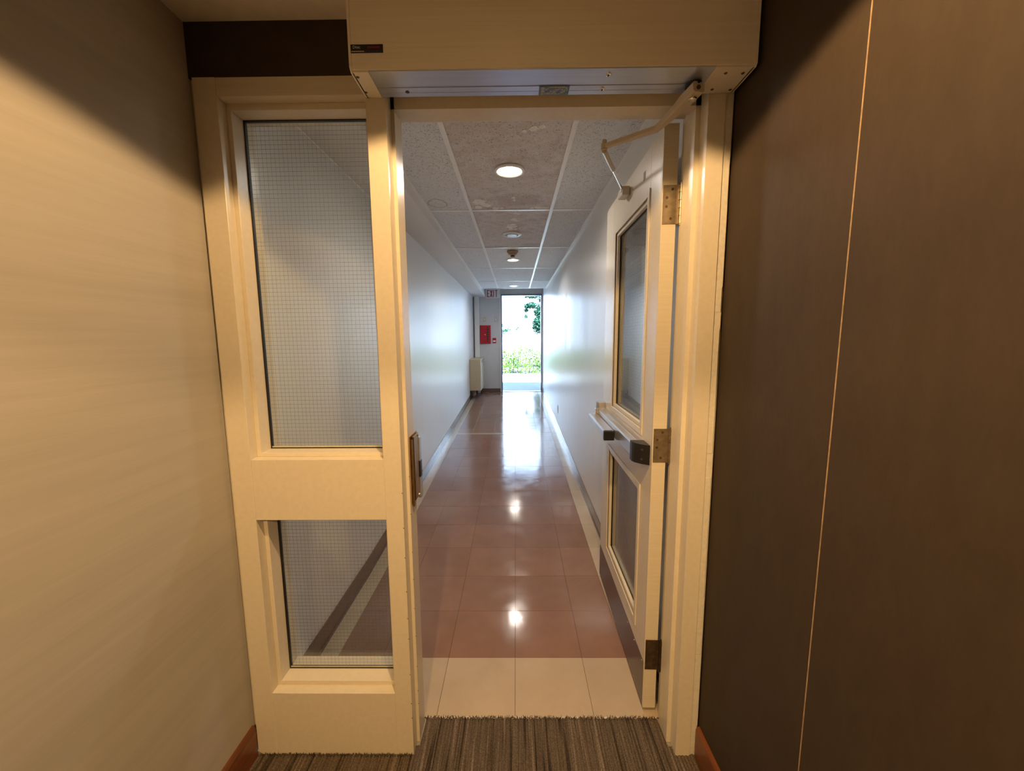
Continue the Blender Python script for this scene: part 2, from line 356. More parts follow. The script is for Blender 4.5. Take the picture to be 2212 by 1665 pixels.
# floor: sub-floor that follows the ramp, with every tile laid on it
fl = MB().prism([(1.318, -.1), (YEND + .16, -.1), (YEND + .16, fz(YEND) - .004), (YEND, fz(YEND) - .004), (YK, -.004), (1.318, -.004)], CL, CR, 'x').build('floor', M_grout, **S)
seams = [-.8286, -.62, -.315, -.01, .295, .50]
rows = [1.598 + .305 * i for i in range(24)]
rows = [r for r in rows if r < YEND - .05] + [YEND + .06]
tile_cache = {}
def tile(x0, x1, y0, y1, m):
    g = .0007
    w, d = round(x1 - x0 - 2 * g, 4), round(y1 - y0 - 2 * g, 4)
    key = (w, d, m.name)
    if key not in tile_cache:
        b = MB().box(-w / 2, w / 2, -d / 2, d / 2, -.003, 0, .0004)
        me = bpy.data.meshes.new('floor_tile'); b.bm.to_mesh(me); b.bm.free(); me.materials.append(m); tile_cache[key] = me
    o = bpy.data.objects.new('floor_tile', tile_cache[key]); COL.objects.link(o); o.parent = fl
    ym = (y0 + y1) / 2; o.location = ((x0 + x1) / 2, ym, fz(ym) + random.uniform(-.0002, .0002))
    if ym > YK: o.rotation_euler = (math.atan(SLOPE), 0, 0)
    o.rotation_euler.x += random.uniform(-.0009, .0009); o.rotation_euler.y = random.uniform(-.0009, .0009)
for x0, x1 in ((CL, -.62), (-.62, -.315), (-.315, -.01), (-.01, .295), (.295, .605)): tile(x0, x1, 1.3195, 1.598, M_tile_cream)
for y0, y1 in zip(rows, rows[1:]):
    parts = [(y0, y1)]
    if y0 < 5.26 and y1 > 5.30: parts = [(y0, 5.262), (5.262, 5.325), (5.325, y1)] if y1 > 5.33 else [(y0, 5.262), (5.262, y1)]
    for a, b in parts:
        st = abs(a - 5.262) < 1e-6
        tile(CL, -.8286, a, b, M_tile_cream)
        for x0, x1 in zip(seams, seams[1:]): tile(x0, x1, a, b, M_tile_cream if st else M_tile_brown)
        tile(.50, CR, a, b, M_tile_cream)
# ramped rubber base along both hall walls
def rampbase(name, x0, x1, ya, yb, h):
    xs = (x0, x1); toe = (x0, x1 + .006) if name.endswith('left') else (x0 - .006, x1)
    b = MB()
    if ya < YK: ys = [ya, YK, yb]
    else: ys = [ya, yb]
    pts = [(y, fz(y)) for y in ys] + [(y, fz(y) + h) for y in ys[::-1]]
    b.prism(pts, x0, x1, 'x')
    pts = [(y, fz(y) + .0002) for y in ys] + [(y, fz(y) + .010) for y in ys[::-1]]
    b.prism(pts, toe[0], toe[1], 'x')
    return b.build(name, M_rubberbase, **S)
rampbase('baseboard_hall_left', CL, CL + .006, 1.37, 8.50, .10)
rampbase('baseboard_hall_right', CR - .006, CR, 1.37, 8.58, .10)
MB().box(CL + .14, -.342, 8.582, 8.59, fz(YEND), fz(YEND) + .083).build('baseboard_end', M_rubberbase, **S)

# carpet in the lobby
MB().box(LW, RW, -5.2, 1.316, -.1, -.002).build('floor.001', M_shell, **S)
cb = bmesh.new(); nx = 520; ys = [-5.2, -.6, .2, .6, .8, .9, 1.0, 1.05, 1.1, 1.15, 1.2, 1.24, 1.28, 1.305, 1.314]
rg = random.Random(3)
hx = [0] * (nx + 1)
for i in range(nx + 1): hx[i] = .0035 * abs(math.sin(i * math.pi / 4.0)) + rg.uniform(-.0008, .0008)
grid = []
for y in ys:
    row = []
    for i in range(nx + 1):
        x = LW + .012 + (RW - LW - .024) * i / nx
        yy = y + (rg.uniform(-.004, .003) if y == ys[-1] else 0)
        inx = -.352 < x < .534
        if y > YF + .05 and not inx: yy = YF + .03
        row.append(cb.verts.new((x, yy, -.0005 + hx[i] + rg.uniform(-.0006, .0006))))
    grid.append(row)
for a, b in zip(grid, grid[1:]):
    for i in range(nx):
        try: cb.faces.new((a[i], a[i + 1], b[i + 1], b[i]))
        except ValueError: pass
me = bpy.data.meshes.new('carpet'); cb.to_mesh(me); cb.free(); me.materials.append(M_carpet)
cp_ = bpy.data.objects.new('carpet', me); COL.objects.link(cp_)
for k, v in dict(kind='structure').items(): cp_[k] = v
fb = MB()
for i in range(900):
    x = rg.uniform(-.35, .53); y = 1.312 + rg.uniform(-.006, .004); h = rg.uniform(.003, .009)
    dx = rg.uniform(-.006, .006); dy = rg.uniform(-.004, .007)
    fb.bar((x, y, 0), (x + dx, y + dy, h), .0012, .0012, (0, 1, .1))
for i in range(500):
    x = rg.uniform(-.91, -.37); y = YF - rg.uniform(0, .008); h = rg.uniform(.004, .011)
    fb.bar((x, y, 0), (x + rg.uniform(-.004, .004), y + rg.uniform(-.004, .002), h), .0012, .0012, (0, 1, .1))
fb.build('carpet_fringe', M_carpet, cp_, kind='stuff')
MB().box(-.354, .534, 1.312, 1.3205, -.004, .0012).build('threshold_strip', mat('pale_adhesive_line', (.60, .56, .50), .5, var=.3, nscale=(90, 20, 20)), **S)

# ================================================================= SIDELIGHT WINDOW
w = thing('window_1', (-.64, YF, 0), kind='structure', label='cream framed wired glass sidelight left of the open door')
B = .0012
YB = 1.34
XS0, XS1, XP0, XP1 = -.916, -.8485, -.4218, -.366
MB().box(XS0, XS1, YF, YB, .0, 2.1945, B).box(-.9275, XS0, YF + .012, YB, 0, 2.1945).build('stile', M_cream, w)
MB().box(XS1, XP0, YF + .0005, YB, 2.1425, 2.194, B).build('top_rail', M_cream_stripe, w)
MB().box(XS1, XP0, YF + .0008, YB, .870, 1.0735, B).build('middle_rail', M_cream, w)
MB().box(XS1, XP0, YF + .0005, YB, .0, .2415, B).build('bottom_rail', M_cream, w)
YT, YG = 1.216, 1.270
def lite(z0, z1, zt0, zt1, nm):
    xl, xr = -.8345, -.436
    g = MB(); g.box(XS1, xl, YT, YG + .03, z0, z1, .001).build('glazing_stop', M_cream, w)
    MB().box(xr, XP0, YT, YG + .03, z0, z1, .001).build('glazing_stop', M_cream, w)
    MB().box(xl, xr, YT, YG + .03, z0, zt0, .001).build('glazing_stop', M_cream, w)
    MB().box(xl, xr, YT, YG + .03, zt1, z1, .001).build('glazing_stop', M_cream, w)
    e = .0035
    gk = MB(); gk.box(xl, xl + e, YG - .003, YG + .008, zt0, zt1).box(xr - e, xr, YG - .003, YG + .008, zt0, zt1)
    gk.box(xl, xr, YG - .003, YG + .008, zt1 - e, zt1).box(xl, xr, YG - .003, YG + .008, zt0, zt0 + e)
    gk.build('gasket', M_rubber, w)
    p_ = MB().box(xl + .001, xr - .001, YG, YG + .006, zt0 + .001, zt1 - .001).build('glass_pane', M_glass, w)
    wb = MB(); s_ = .0132; t = .00024; tv = .00014
    z = zt0 + .006
    while z < zt1 - .004:
        wb.box(xl + e, xr - e, YG + .003 - t, YG + .003 + t, z - t, z + t); z += s_
    x = xl + .007
    while x < xr - .004:
        wb.box(x - tv, x + tv, YG + .003 - t, YG + .003 + t, zt0 + e, zt1 - e); x += s_
    wb.build('wire_mesh', M_wire, p_, kind='stuff')
    MB().box(xl + e, xr - e, YG - .0015, YG - .0002, zt0 + e, zt0 + e + .004).build('glazing_tape', mat('yellowed_glazing_tape', (.62, .58, .34), .5, var=.1), w)
lite(1.0735, 2.1425, 1.086, 2.124, 'upper')
lite(.2415, .870, .257, .858, 'lower')

# ================================================================= DOOR FRAME
fr = thing('trim_3', (.09, YF, 0), kind='structure', label='cream painted frame around the open door')
MB().prism([(XP0, YF), (XP1, YF), (XP1, 1.228), (-.3555, 1.228), (-.3555, 1.300), (XP1, 1.300), (XP1, YB), (XP0, YB)], 0, 2.1945, 'z').build('post', M_cream, fr)
MB().prism([(.599, YF), (.550, YF), (.550, 1.228), (.5355, 1.228), (.5355, 1.300), (.5475, 1.300), (.5475, 1.345), (.6275, 1.345), (.6275, YF + .012), (.599, YF + .012)], 0, 2.1945, 'z').build('hinge_jamb', M_cream, fr)
MB().prism([(YF, 2.1945), (YF, 2.17), (1.228, 2.17), (1.228, 2.128), (1.275, 2.128), (1.275, 2.150), (YB, 2.150), (YB, 2.1945)], XP1, .550, 'x').build('head', M_cream, fr)
cb = MB(); zz = 0; rg = random.Random(5)
while zz < 2.19:
    z2 = min(2.193, zz + rg.uniform(.05, .16)); q = rg.uniform(-.0015, .0015)
    cb.box(.599, .6205 + q, YF + .004 + q * .4, 1.20, zz, z2); zz = z2
cb.build('caulk_bead', M_caulk, fr)
pm = MB()
for z in (.16, .22, .31, .44, .53, .62, .74, .86, .98):
    pm.cyl((-.3555 + .0, 1.2279, z + rg.uniform(-.02, .02)), .0016, .0004, 'y', 6)
    pm.cyl((XP1 - .001, YF - .0001, z + rg.uniform(-.02, .02)), .0018, .0006, 'y', 6)
pm.build('paint_chip', mat('dark_paint_chip', (.10, .06, .03), .7, var=.3), fr, kind='stuff')
# electric strike on the post
sk = MB().box(-.3556, -.3525, 1.245, 1.332, .892, 1.130, .0008).build('strike_plate', M_brightbrass, fr, label='brass electric strike plate with latch keeper')
MB().box(-.3525, -.3475, 1.247, 1.262, .885, 1.118, .001).build('lip', M_brightbrass, sk)
MB().box(-.3525, -.345, 1.262, 1.325, .900, 1.126, .002).build('strike_body', M_brightbrass, sk)
MB().box(-.3525, -.342, 1.325, 1.349, .885, 1.108, .0015).build('keeper_box', M_alu, sk)
MB().box(-.350, -.3415, 1.3235, 1.3475, .962, 1.022, .001).build('latch_pocket', M_black, sk)
scr = MB()
for z in (1.118, .90): scr.cyl((-.344, 1.315, z), .005, .003, 'x', 12)
scr.build('screw', M_chrome, sk)

# ================================================================= DOOR LEAF (standing open into the hall)
DA = R(1.35); DL, DT, DB, DTOP = .868, .0465, .014, 2.137
d = thing('door_1', (.4885, 1.3455, 0), -DA, local=True, kind='structure', label='cream painted half glass door standing open with push bar')
L0, L1 = .125, .665; LZ0, LZ1 = 1.078, 1.983
K0, K1 = .125, .705; KZ0, KZ1 = .272, .872
def dbx(n, y0, y1, z0, z1, m=M_cream, bv=.001): return MB().box(0, DT, y0, y1, z0, z1, bv).build(n, m, d)
dbx('hinge_stile', 0, L0, DB, DTOP); dbx('latch_stile', K1, DL, DB, DTOP)
dbx('top_rail', L0, K1, LZ1, DTOP); dbx('bottom_rail', L0, K1, DB, KZ0)
lr = MB(); lr.box(0, DT, L0, K1, KZ1, LZ0).box(0, DT, L1, K1, LZ0, LZ1); lr.build('lock_rail', M_cream, d)
def vision(y0, y1, z0, z1, nm):
    # raised moulding, recessed stops, pane
    t = .020
    mo = MB()
    for x0, x1 in ((-.0045, .0), (DT, DT + .0045)):
        mo.box(x0, x1, y0 - .004, y0 + t, z0 - .004, z1 + .004, .001).box(x0, x1, y1 - t, y1 + .004, z0 - .004, z1 + .004, .001)
        mo.box(x0, x1, y0 + t, y1 - t, z0 - .004, z0 + t, .001).box(x0, x1, y0 + t, y1 - t, z1 - t, z1 + .004, .001)
    mo.build('glazing_bead', M_cream, d)
    st = MB(); a = .036
    for x0, x1 in ((.004, .017), (.029, DT - .004)):
        st.box(x0, x1, y0, y0 + a, z0, z1, .001).box(x0, x1, y1 - a, y1, z0, z1, .001).box(x0, x1, y0 + a, y1 - a, z0, z0 + a, .001).box(x0, x1, y0 + a, y1 - a, z1 - a, z1, .001)
    st.build('glazing_stop', M_cream, d)
    gk = MB(); e = .003
    gk.box(.0165, .0205, y0 + a, y0 + a + e, z0 + a, z1 - a).box(.0165, .0205, y1 - a - e, y1 - a, z0 + a, z1 - a).box(.0165, .0205, y0 + a, y1 - a, z1 - a - e, z1 - a)
    gk.build('gasket', M_rubber, d)
    p_ = MB().box(.020, .026, y0 + .01, y1 - .01, z0 + .01, z1 - .01).build('glass_pane', M_glass, d)
    wb = MB(); z = z0 + a + .006; tt = .00025
    while z < z1 - a:
        wb.box(.023 - tt, .023 + tt, y0 + a, y1 - a, z - tt, z + tt); z += .0132
    y = y0 + a + .006
    while y < y1 - a:
        wb.box(.023 - tt, .023 + tt, y - tt, y + tt, z0 + a, z1 - a); y += .0132
    wb.build('wire_mesh', M_wire, p_, kind='stuff')
vision(L0, L1, LZ0, LZ1, 'upper'); vision(K0, K1, KZ0, KZ1, 'lower')
# sheet-metal edge guard of the hinge stile at the top, paint ridge
MB().box(-.0012, DT + .001, -.0016, .012, DB + .004, DTOP + .003, .0005).build('edge_channel', M_cream_stripe, d)
kp = MB().box(-.0022, -.0002, .006, DL - .004, .020, .206, .0006).build('kick_plate', M_kick, d)
sc_ = MB(); n = 9
for i in range(n):
    y = .025 + (DL - .055) * i / (n - 1)
    for z in (.030, .197): sc_.cyl((-.0026, y, z), .0028, .0012, 'x', 10)
sc_.build('screw', M_chrome, kp, kind='stuff')
MB().cyl((-.003, .80, .915), .009, .006, 'x', 16, bev=.001).build('stud', M_brass, d, smooth=True)
MB().box(-.0006, 0, .19, .215, 2.045, 2.075).build('dent', mat('bare_scuff', (.25, .2, .15), .6, var=.2), d)
# push bar
pb = thing('push_bar', (0, 0, 0), local=True); pb.parent = d; pb['label'] = 'satin metal push bar with black end caps'
def prt(b, n, m, p=pb, smooth=False): return b.build(n, m, p, smooth=smooth)
RZ0, RZ1 = .990, 1.058
prt(MB().prism([(-.001, RZ0), (-.046, RZ0 + .004), (-.048, RZ0 + .010), (-.048, RZ1 - .010), (-.044, RZ1 - .003), (-.024, RZ1 - .0005), (-.0235, RZ1 + .0008), (-.022, RZ1), (-.001, RZ1)], .100, .775, 'y'), 'rail', M_alu_light)
prt(MB().prism([(-.001, .022), (-.030, .040), (-.048, .062), (-.052, .075), (-.052, .101), (-.001, .101)], RZ0 - .003, RZ1 + .003, 'z'), 'end_cap', M_black)
prt(MB().prism([(-.050, .988), (-.092, .991), (-.096, .996), (-.096, 1.022), (-.090, 1.030), (-.050, 1.030)], .385, .80, 'y'), 'touch_bar', M_alu_light)
prt(MB().box(-.0975, -.049, .366, .386, .986, 1.031, .004, 3), 'end_cap', M_black)
prt(MB().box(-.062, -.001, .776, .800, .992, 1.060, .002), 'latch_bracket', M_alu_light)
prt(MB().prism([(-.001, .802), (-.036, .806), (-.048, .825), (-.048, .856), (-.001, .860)], 1.010, 1.088, 'z'), 'latch_cover', M_alu_light)
s2 = MB()
for z in (1.006, 1.042): s2.cyl((-.026, .0365, z), .0045, .004, 'y', 12)
s2 = prt(s2, 'screw', M_chrome)
# hinges
for zc, m, lab in ((1.888, M_brass, 'worn brass top hinge'), (1.068, M_brass, 'brass middle hinge'), (.245, M_bronze, 'dark tarnished bottom hinge')):
    h = .062
    hg = MB().box(.002, DT - .001, -.0034, -.0012, zc - h, zc + h, .0004).build('hinge', m, d, label=lab)
    MB().box(DT - .001, DT + .020, -.0030, -.0012, zc - h, zc + h).build('hinge_leaf', m, hg)
    kn = MB()
    for k in range(5):
        a = zc - h + k * (2 * h / 5); kn.cyl((DT + .013, -.006, a + h / 5), .0068, 2 * h / 5 - .0015, 'z', 16, bev=.0008)
    kn.cyl((DT + .013, -.006, zc + h + .003), .0045, .006, 'z', 12); kn.cyl((DT + .013, -.006, zc - h - .002), .0045, .005, 'z', 12)
    kn.build('knuckle', m, hg, smooth=True)
    sw = MB()
    for q, yy in ((.78, .70), (.35, .30), (-.1, .28), (-.72, .62)): sw.cyl((.002 + (DT - .003) * yy, -.0036, zc + h * q), .0044, .0012, 'y', 12)
    sw.build('screw', M_bronze, hg)

# ================================================================= DOOR OPERATOR
BX0, BX1, BY0, BY1, BZ0, BZ1 = -.42, .616, 1.070, YF - .0015, 2.133, 2.3385
op = thing('door_operator', ((BX0 + BX1) / 2, BY1, BZ0), label='cream automatic door operator box mounted above the open door', category='door operator')
MB().box(BX0 + .006, BX1 - .006, BY0, BY1, BZ0 + .003, BZ1, .0015).build('housing', M_boxpaint, op)
MB().prism([(BY0 - .001, BZ0 + .010), (BY0 + .008, BZ0), (BY1, BZ0), (BY1, BZ1), (BY0 - .001, BZ1)], BX0, BX0 + .007, 'x').build('end_cap', M_boxpaint, op)
MB().prism([(BY0 - .001, BZ0 + .006), (BY0 + .005, BZ0), (BY1, BZ0), (BY1, BZ1), (BY0 - .001, BZ1)], BX1 - .007, BX1, 'x').build('end_cap', M_boxpaint, op)
cs = MB().box(BX0 + .004, BX0 + .046, BY0 + .004, BY1, BZ0, BZ0 + .004).build('end_bracket', M_boxpaint, op)
cs2 = MB().box(.515, BX1 - .004, BY0 + .004, BY1, BZ0, BZ0 + .004).build('end_bracket', M_boxpaint, op)
ex = MB()
ex.box(BX0 + .046, .515, BY0 + .003, 1.134, BZ0 + .0005, BZ0 + .006, .0006).box(BX0 + .046, .515, 1.1355, 1.1385, BZ0 + .0016, BZ0 + .006).box(BX0 + .046, .515, 1.140, 1.1605, BZ0 + .0005, BZ0 + .006, .0005).box(BX0 + .046, .515, 1.1613, BY1 - .001, BZ0 + .0005, BZ0 + .006, .0005)
ex = ex.build('aluminium_extrusion', M_alu, op, label='brushed aluminium underside of the operator')
for x, y in ((.247, 1.096), (.243, 1.155)):
    sb = MB().lathe((x, y, BZ0 - .0025), [(.0035, .0012), (.0045, 0), (.0062, .0008), (.0068, .0035)], 18).build('screw', M_chrome, op, smooth=True)
    MB().cyl((x, y, BZ0 - .0022), .0026, .001, 'z', 6).build('socket', M_black, sb)
for x, y in ((-.408, 1.093), (-.411, 1.156), (.551, 1.097), (.596, 1.098), (.549, 1.163), (.600, 1.165)):
    MB().lathe((x, y, BZ0 - .0012), [(.002, .001), (.0035, 0), (.0048, .0018)], 14).build('screw', M_bronze, op, smooth=True)
MB().cyl((-.296, 1.157, BZ0 + .0002), .0055, .0012, 'z', 16).build('open_hole', M_black, op)
pl = MB().box(.069, .152, 1.1395, 1.1775, BZ0 - .0006, BZ0 + .0006).build('rating_plate', M_blue, op, label='small blue rating plate with fine print')
pr = MB(); rg = random.Random(9)
for k in range(7):
    x = .075
    y = 1.1435 + k * .0046
    while x < .146:
        l = rg.uniform(.004, .014); 
        if rg.random() < .75: pr.box(x, min(x + l, .148), y, y + .0021, BZ0 - .0009, BZ0 - .0005)
        x += l + .0025
pr.box(.098, .140, 1.1415, 1.1455, BZ0 - .0009, BZ0 - .0005)
pr.build('fine_print', M_print, pl)
lg = MB().box(-.414, -.3316, BY0 - .0012, BY0 + .0005, 2.1747, 2.194).build('logo_sticker', M_black, op, label='small black sticker with pale and red lettering')
textmesh('Ditec', 'lettering', M_print, lg, (-.4085, BY0 - .0014, 2.1845), (R(90), 0, 0), .0098, .0002, 0, .9)
textmesh('Entrematic', 'lettering', M_redprint, lg, (-.3715, BY0 - .0014, 2.1852), (R(90), 0, 0), .0078, .0003, .3, .95)
tl = MB(); x = -.412
while x < -.382:
    l = rg.uniform(.0012, .003); tl.box(x, x + l, BY0 - .0016, BY0 - .001, 2.1768, 2.1788); x += l + .0008
tl.build('small_print', M_print, lg)
# spindle and arms
MB().cyl((.487, 1.140, BZ0 - .004), .021, .010, 'z', 28).build('spindle', M_black, op)
PV = Vector((.487, 1.140, 2.112)); A1 = Vector((.4585, 1.245, 2.100)); A2 = Vector((.442, 1.290, 2.096)); EL = Vector((.306, 1.402, 2.098))
ab = MB()
def sweep(b, pts, ws, hs):
    pr_ = None
    for i, p_ in enumerate(pts):
        p_ = Vector(p_)
        dd = (Vector(pts[min(i + 1, len(pts) - 1)]) - Vector(pts[max(i - 1, 0)])).normalized()
        sd = dd.cross(Vector((0, 0, 1))).normalized(); u = sd.cross(dd)
        ring = [b.bm.verts.new(p_ + sd * a * ws[i] / 2 + u * c * hs[i] / 2) for a, c in ((-1, -.7), (-.7, -1), (.7, -1), (1, -.7), (1, .7), (.7, 1), (-.7, 1), (-1, .7))]
        if pr_:
            for k in range(8): b.bm.faces.new((pr_[k], pr_[(k + 1) % 8], ring[(k + 1) % 8], ring[k]))
        else: b.bm.faces.new(ring[::-1])
        pr_ = ring
    b.bm.faces.new(pr_)
hd = (A1 - PV).normalized()
ma = MB(); sweep(ma, [PV - hd * .022, PV + hd * .028, PV + hd * .045, A1, A2, EL], [.036, .036, .032, .026, .025, .018], [.027, .027, .024, .017, .015, .014])
ma = ma.build('main_arm', M_armpaint, op)
MB().lathe((PV.x + .0, PV.y + .002, PV.z - .019), [(.006, 0), (.0105, .0008), (.0115, .003), (.0115, .007)], 20).build('pivot_bolt', M_chrome, ma, smooth=True)
MB().cyl((PV.x + .004, PV.y - .0235, PV.z), .0055, .003, 'y', 14).build('set_screw', M_bronze, ma)
el = MB().cyl((EL.x, EL.y, EL.z), .0115, .022, 'z', 24, bev=.002).cyl((EL.x, EL.y, EL.z + .015), .0085, .012, 'z', 6, bev=.001).build('elbow_joint', M_armpaint, op, smooth=False)
BRK = Vector((.4885 + math.sin(DA) * .425 - .030, 1.3455 + .418, 2.088))
E2 = EL + Vector((0, 0, -.013)); dd = (BRK - E2)
MB().rod(E2, E2 + dd * .42, .0085).build('forearm_sleeve', M_armpaint, op, smooth=True)
MB().rod(E2 + dd * .36, E2 + dd * .97, .0052).build('forearm_rod', M_chrome, op, smooth=True)
bk = MB().box(BRK.x - .006, BRK.x + .0265, BRK.y - .018, BRK.y + .050, BRK.z - .026, BRK.z + .010, .002).build('door_shoe', M_armpaint, op, label='grey painted shoe fixed to the door face')
MB().rod(BRK - dd.normalized() * .004, BRK + Vector((-.004, 0, -.012)), .008).build('shoe_pivot', M_chrome, bk, smooth=True)

# ================================================================= HALL CEILING
ce = MB().box(-.66, CR, 1.36, 7.665, HC + .030, HC + .045).build('ceiling.001', M_shell, **S)
xb = [-.66, -.3326, .2774, CR]; yr = [1.36, 1.8346, 3.0546, 4.2746, 5.4946, 6.7146, 7.665]
for j, (y0, y1) in enumerate(zip(yr, yr[1:])):
    for i, (x0, x1) in enumerate(zip(xb, xb[1:])):
        if y1 - y0 < .5: pass
        m = M_panel_stain if (i == 1 and j in (1, 2)) else M_panel
        pn = MB().box(x0 + .004, x1 - .004, y0 + .003, y1 - .003, HC + .0025 + rg.uniform(0, .0015), HC + .018, .002)
        if i == 1 and j == 1: pn = pn.build('ceiling_panel', m, ce, label='water-stained ceiling panel with a lamp in it'); stained = pn
        elif i == 1 and j == 2: pn = pn.build('ceiling_panel', m, ce, label='stained ceiling panel with flaking white spots'); stained2 = pn
        else: pn = pn.build('ceiling_panel', m, ce)
        if i == 0 and j == 1: leftp = pn
for x in xb[1:3]: MB().box(x - .0125, x + .0125, 1.36, 7.665, HC - .002, HC + .0022, .0006).build('grid_bar', M_tee, ce)
for y in yr[1:]:
    for x0, x1 in zip(xb, xb[1:]):
        MB().box(x0 + .0125, x1 - .0125, y - (.012 if y < 7.6 else .02), y + .012, HC - .0016, HC + .0022).build('cross_bar', M_tee, ce)
MB().box(-.66, -.638, 1.36, 7.665, HC - .002, HC + .002).box(-.6605, -.657, 1.36, 7.665, HC - .002, HC + .03).build('wall_angle', M_tee, ce)
# right-hand angle is wavy and ends in a ragged caulk line
wa = MB(); y = 1.36
while y < 7.65:
    y2 = min(7.665, y + rg.uniform(.12, .35)); q = rg.uniform(-.002, .003)
    wa.box(CR - .022 - q, CR, y, y2, HC - .0025, HC + .002); y = y2
wa.build('wall_angle', M_tee, ce)
def blob(b, cx, cy_, r, rr, n=18, z=HC + .0022, hole=0):
    pts = [(cx + r * (1 + rr.uniform(-.35, .35)) * math.cos(a * 2 * math.pi / n), cy_ + r * 1.2 * (1 + rr.uniform(-.35, .35)) * math.sin(a * 2 * math.pi / n)) for a in range(n)]
    b.prism(pts, z - .0006, z + .0006, 'z')
rb = random.Random(21); fk = MB()
for cx, cy_, r in ((-.008, 2.80, .013), (-.004, 2.85, .010), (.0, 2.83, .007), (-.25, 2.88, .045), (-.20, 2.95, .035), (-.27, 2.98, .03), (-.14, 3.01, .025), (-.10, 3.015, .018), (.18, 3.01, .03), (.23, 3.02, .024), (.13, 3.02, .016), (.09, 1.92, .02), (.13, 1.90, .015), (.05, 1.94, .012)):
    blob(fk, cx, cy_, r, rb)
fk.build('flaking_residue', M_patch, stained, kind='stuff')
fk = MB()
for cx, cy_, r in ((.006, 3.13, .016), (.03, 3.15, .012), (.0, 3.28, .02), (.012, 3.32, .022), (-.02, 3.30, .014), (-.02, 3.44, .026), (-.04, 3.50, .03), (.0, 3.49, .026), (-.03, 3.56, .026), (.005, 3.57, .018), (-.055, 3.45, .016), (-.06, 4.24, .016)):
    blob(fk, cx, cy_, r, rb)
fk.build('flaking_residue', M_patch, stained2, kind='stuff')
rgm = MB(); n = 30
c0 = (-.555, 2.90)
ring = []
for k in range(n):
    a = 2 * math.pi * k / n; q = 1 + rb.uniform(-.08, .08)
    ring.append((c0[0] + .065 * q * math.cos(a), c0[1] + .085 * q * math.sin(a)))
for k in range(n):
    p0, p1 = ring[k], ring[(k + 1) % n]; rgm.bar((p0[0], p0[1], HC + .0022), (p1[0], p1[1], HC + .0022), .009, .0006)
rgm.build('water_ring', M_ring, leftp)

# ---- things on the ceiling
def downlight(x, y, r, label, mlamp, power, lit=True):
    t = thing('ceiling_light', (x, y, HC), label=label, category='ceiling light', group='recessed lights along the hall ceiling')
    MB().lathe((x, y, HC), [(r * .72, .001), (r * .74, -.004), (r * .86, -.009), (r, -.006), (r, .001)], 48).build('trim_ring', M_white, t, smooth=True)
    MB().lathe((x, y, HC), [(r * .70, -.0045), (r * .70, -.0075), (r * .5, -.0115), (r * .25, -.0135)], 40).build('lamp_face', mlamp, t, smooth=True)
    sp_ = spot('hall_lamp', (x, y, HC - .03), power, HALL_WARM, 170, .75, .060); sp_.parent = t; sp_.location = (0, 0, -.022)
downlight(-.029, 2.357, .087, 'nearest lit recessed light, in the water-stained ceiling panel', M_lamp, HALL_POWER)
downlight(-.025, 4.910, .087, 'lit recessed light just beyond the hanging smoke detector', M_lamp_far, HALL_POWER)
downlight(-.028, 7.280, .087, 'farthest lit recessed light, just before the far doorway', M_lamp_far, HALL_POWER)
t = thing('ceiling_disc', (-.0275, 3.734, HC), label='unlit round white disc with grey centre between two ceiling lamps', category='ceiling fixture')
MB().lathe((-.0275, 3.734, HC), [(.060, .001), (.062, -.010), (.082, -.0085), (.090, -.004), (.090, .001)], 48).build('rim', M_white, t, smooth=True)
MB().lathe((-.0275, 3.734, HC), [(.048, -.0095), (.046, -.012), (.02, -.013)], 36).build('centre_plate', mat('pale_grey_plastic', (.55, .57, .60), .4, var=.05), t, smooth=True)
for q in (-.068, .068): MB().cyl((-.0275 + q, 3.734, HC - .0088), .0035, .003, 'z', 10).build('screw', M_black, t)
t = thing('smoke_detector', (-.0265, 4.426, HC), label='tan smoke detector with a white sensor cup under the ceiling', category='smoke detector')
M_tan = mat('tan_plastic', (.40, .31, .21), .5, var=.06)
MB().lathe((-.0265, 4.426, HC), [(.062, .001), (.064, -.012), (.058, -.020), (.052, -.024), (.046, -.040), (.030, -.050)], 36).build('base', M_tan, t, smooth=True)
MB().lathe((-.0265, 4.426, HC), [(.022, -.050), (.022, -.066)], 24).build('sensor_chamber', M_black, t)
MB().lathe((-.0265, 4.426, HC), [(.024, -.066), (.026, -.069), (.026, -.078), (.018, -.081)], 24).build('sensor_cup', M_white, t, smooth=True)
for a in range(4): MB().box(-.0265 + .026 * math.cos(a * 1.57 + .5) - .002, -.0265 + .026 * math.cos(a * 1.57 + .5) + .002, 4.426 + .026 * math.sin(a * 1.57 + .5) - .002, 4.426 + .026 * math.sin(a * 1.57 + .5) + .002, HC - .070, HC - .048).build('cage_leg', M_tan, t)
MB().box(.0105, .0225, 4.396, 4.414, HC - .048, HC - .034, .002).build('indicator', M_white, t)

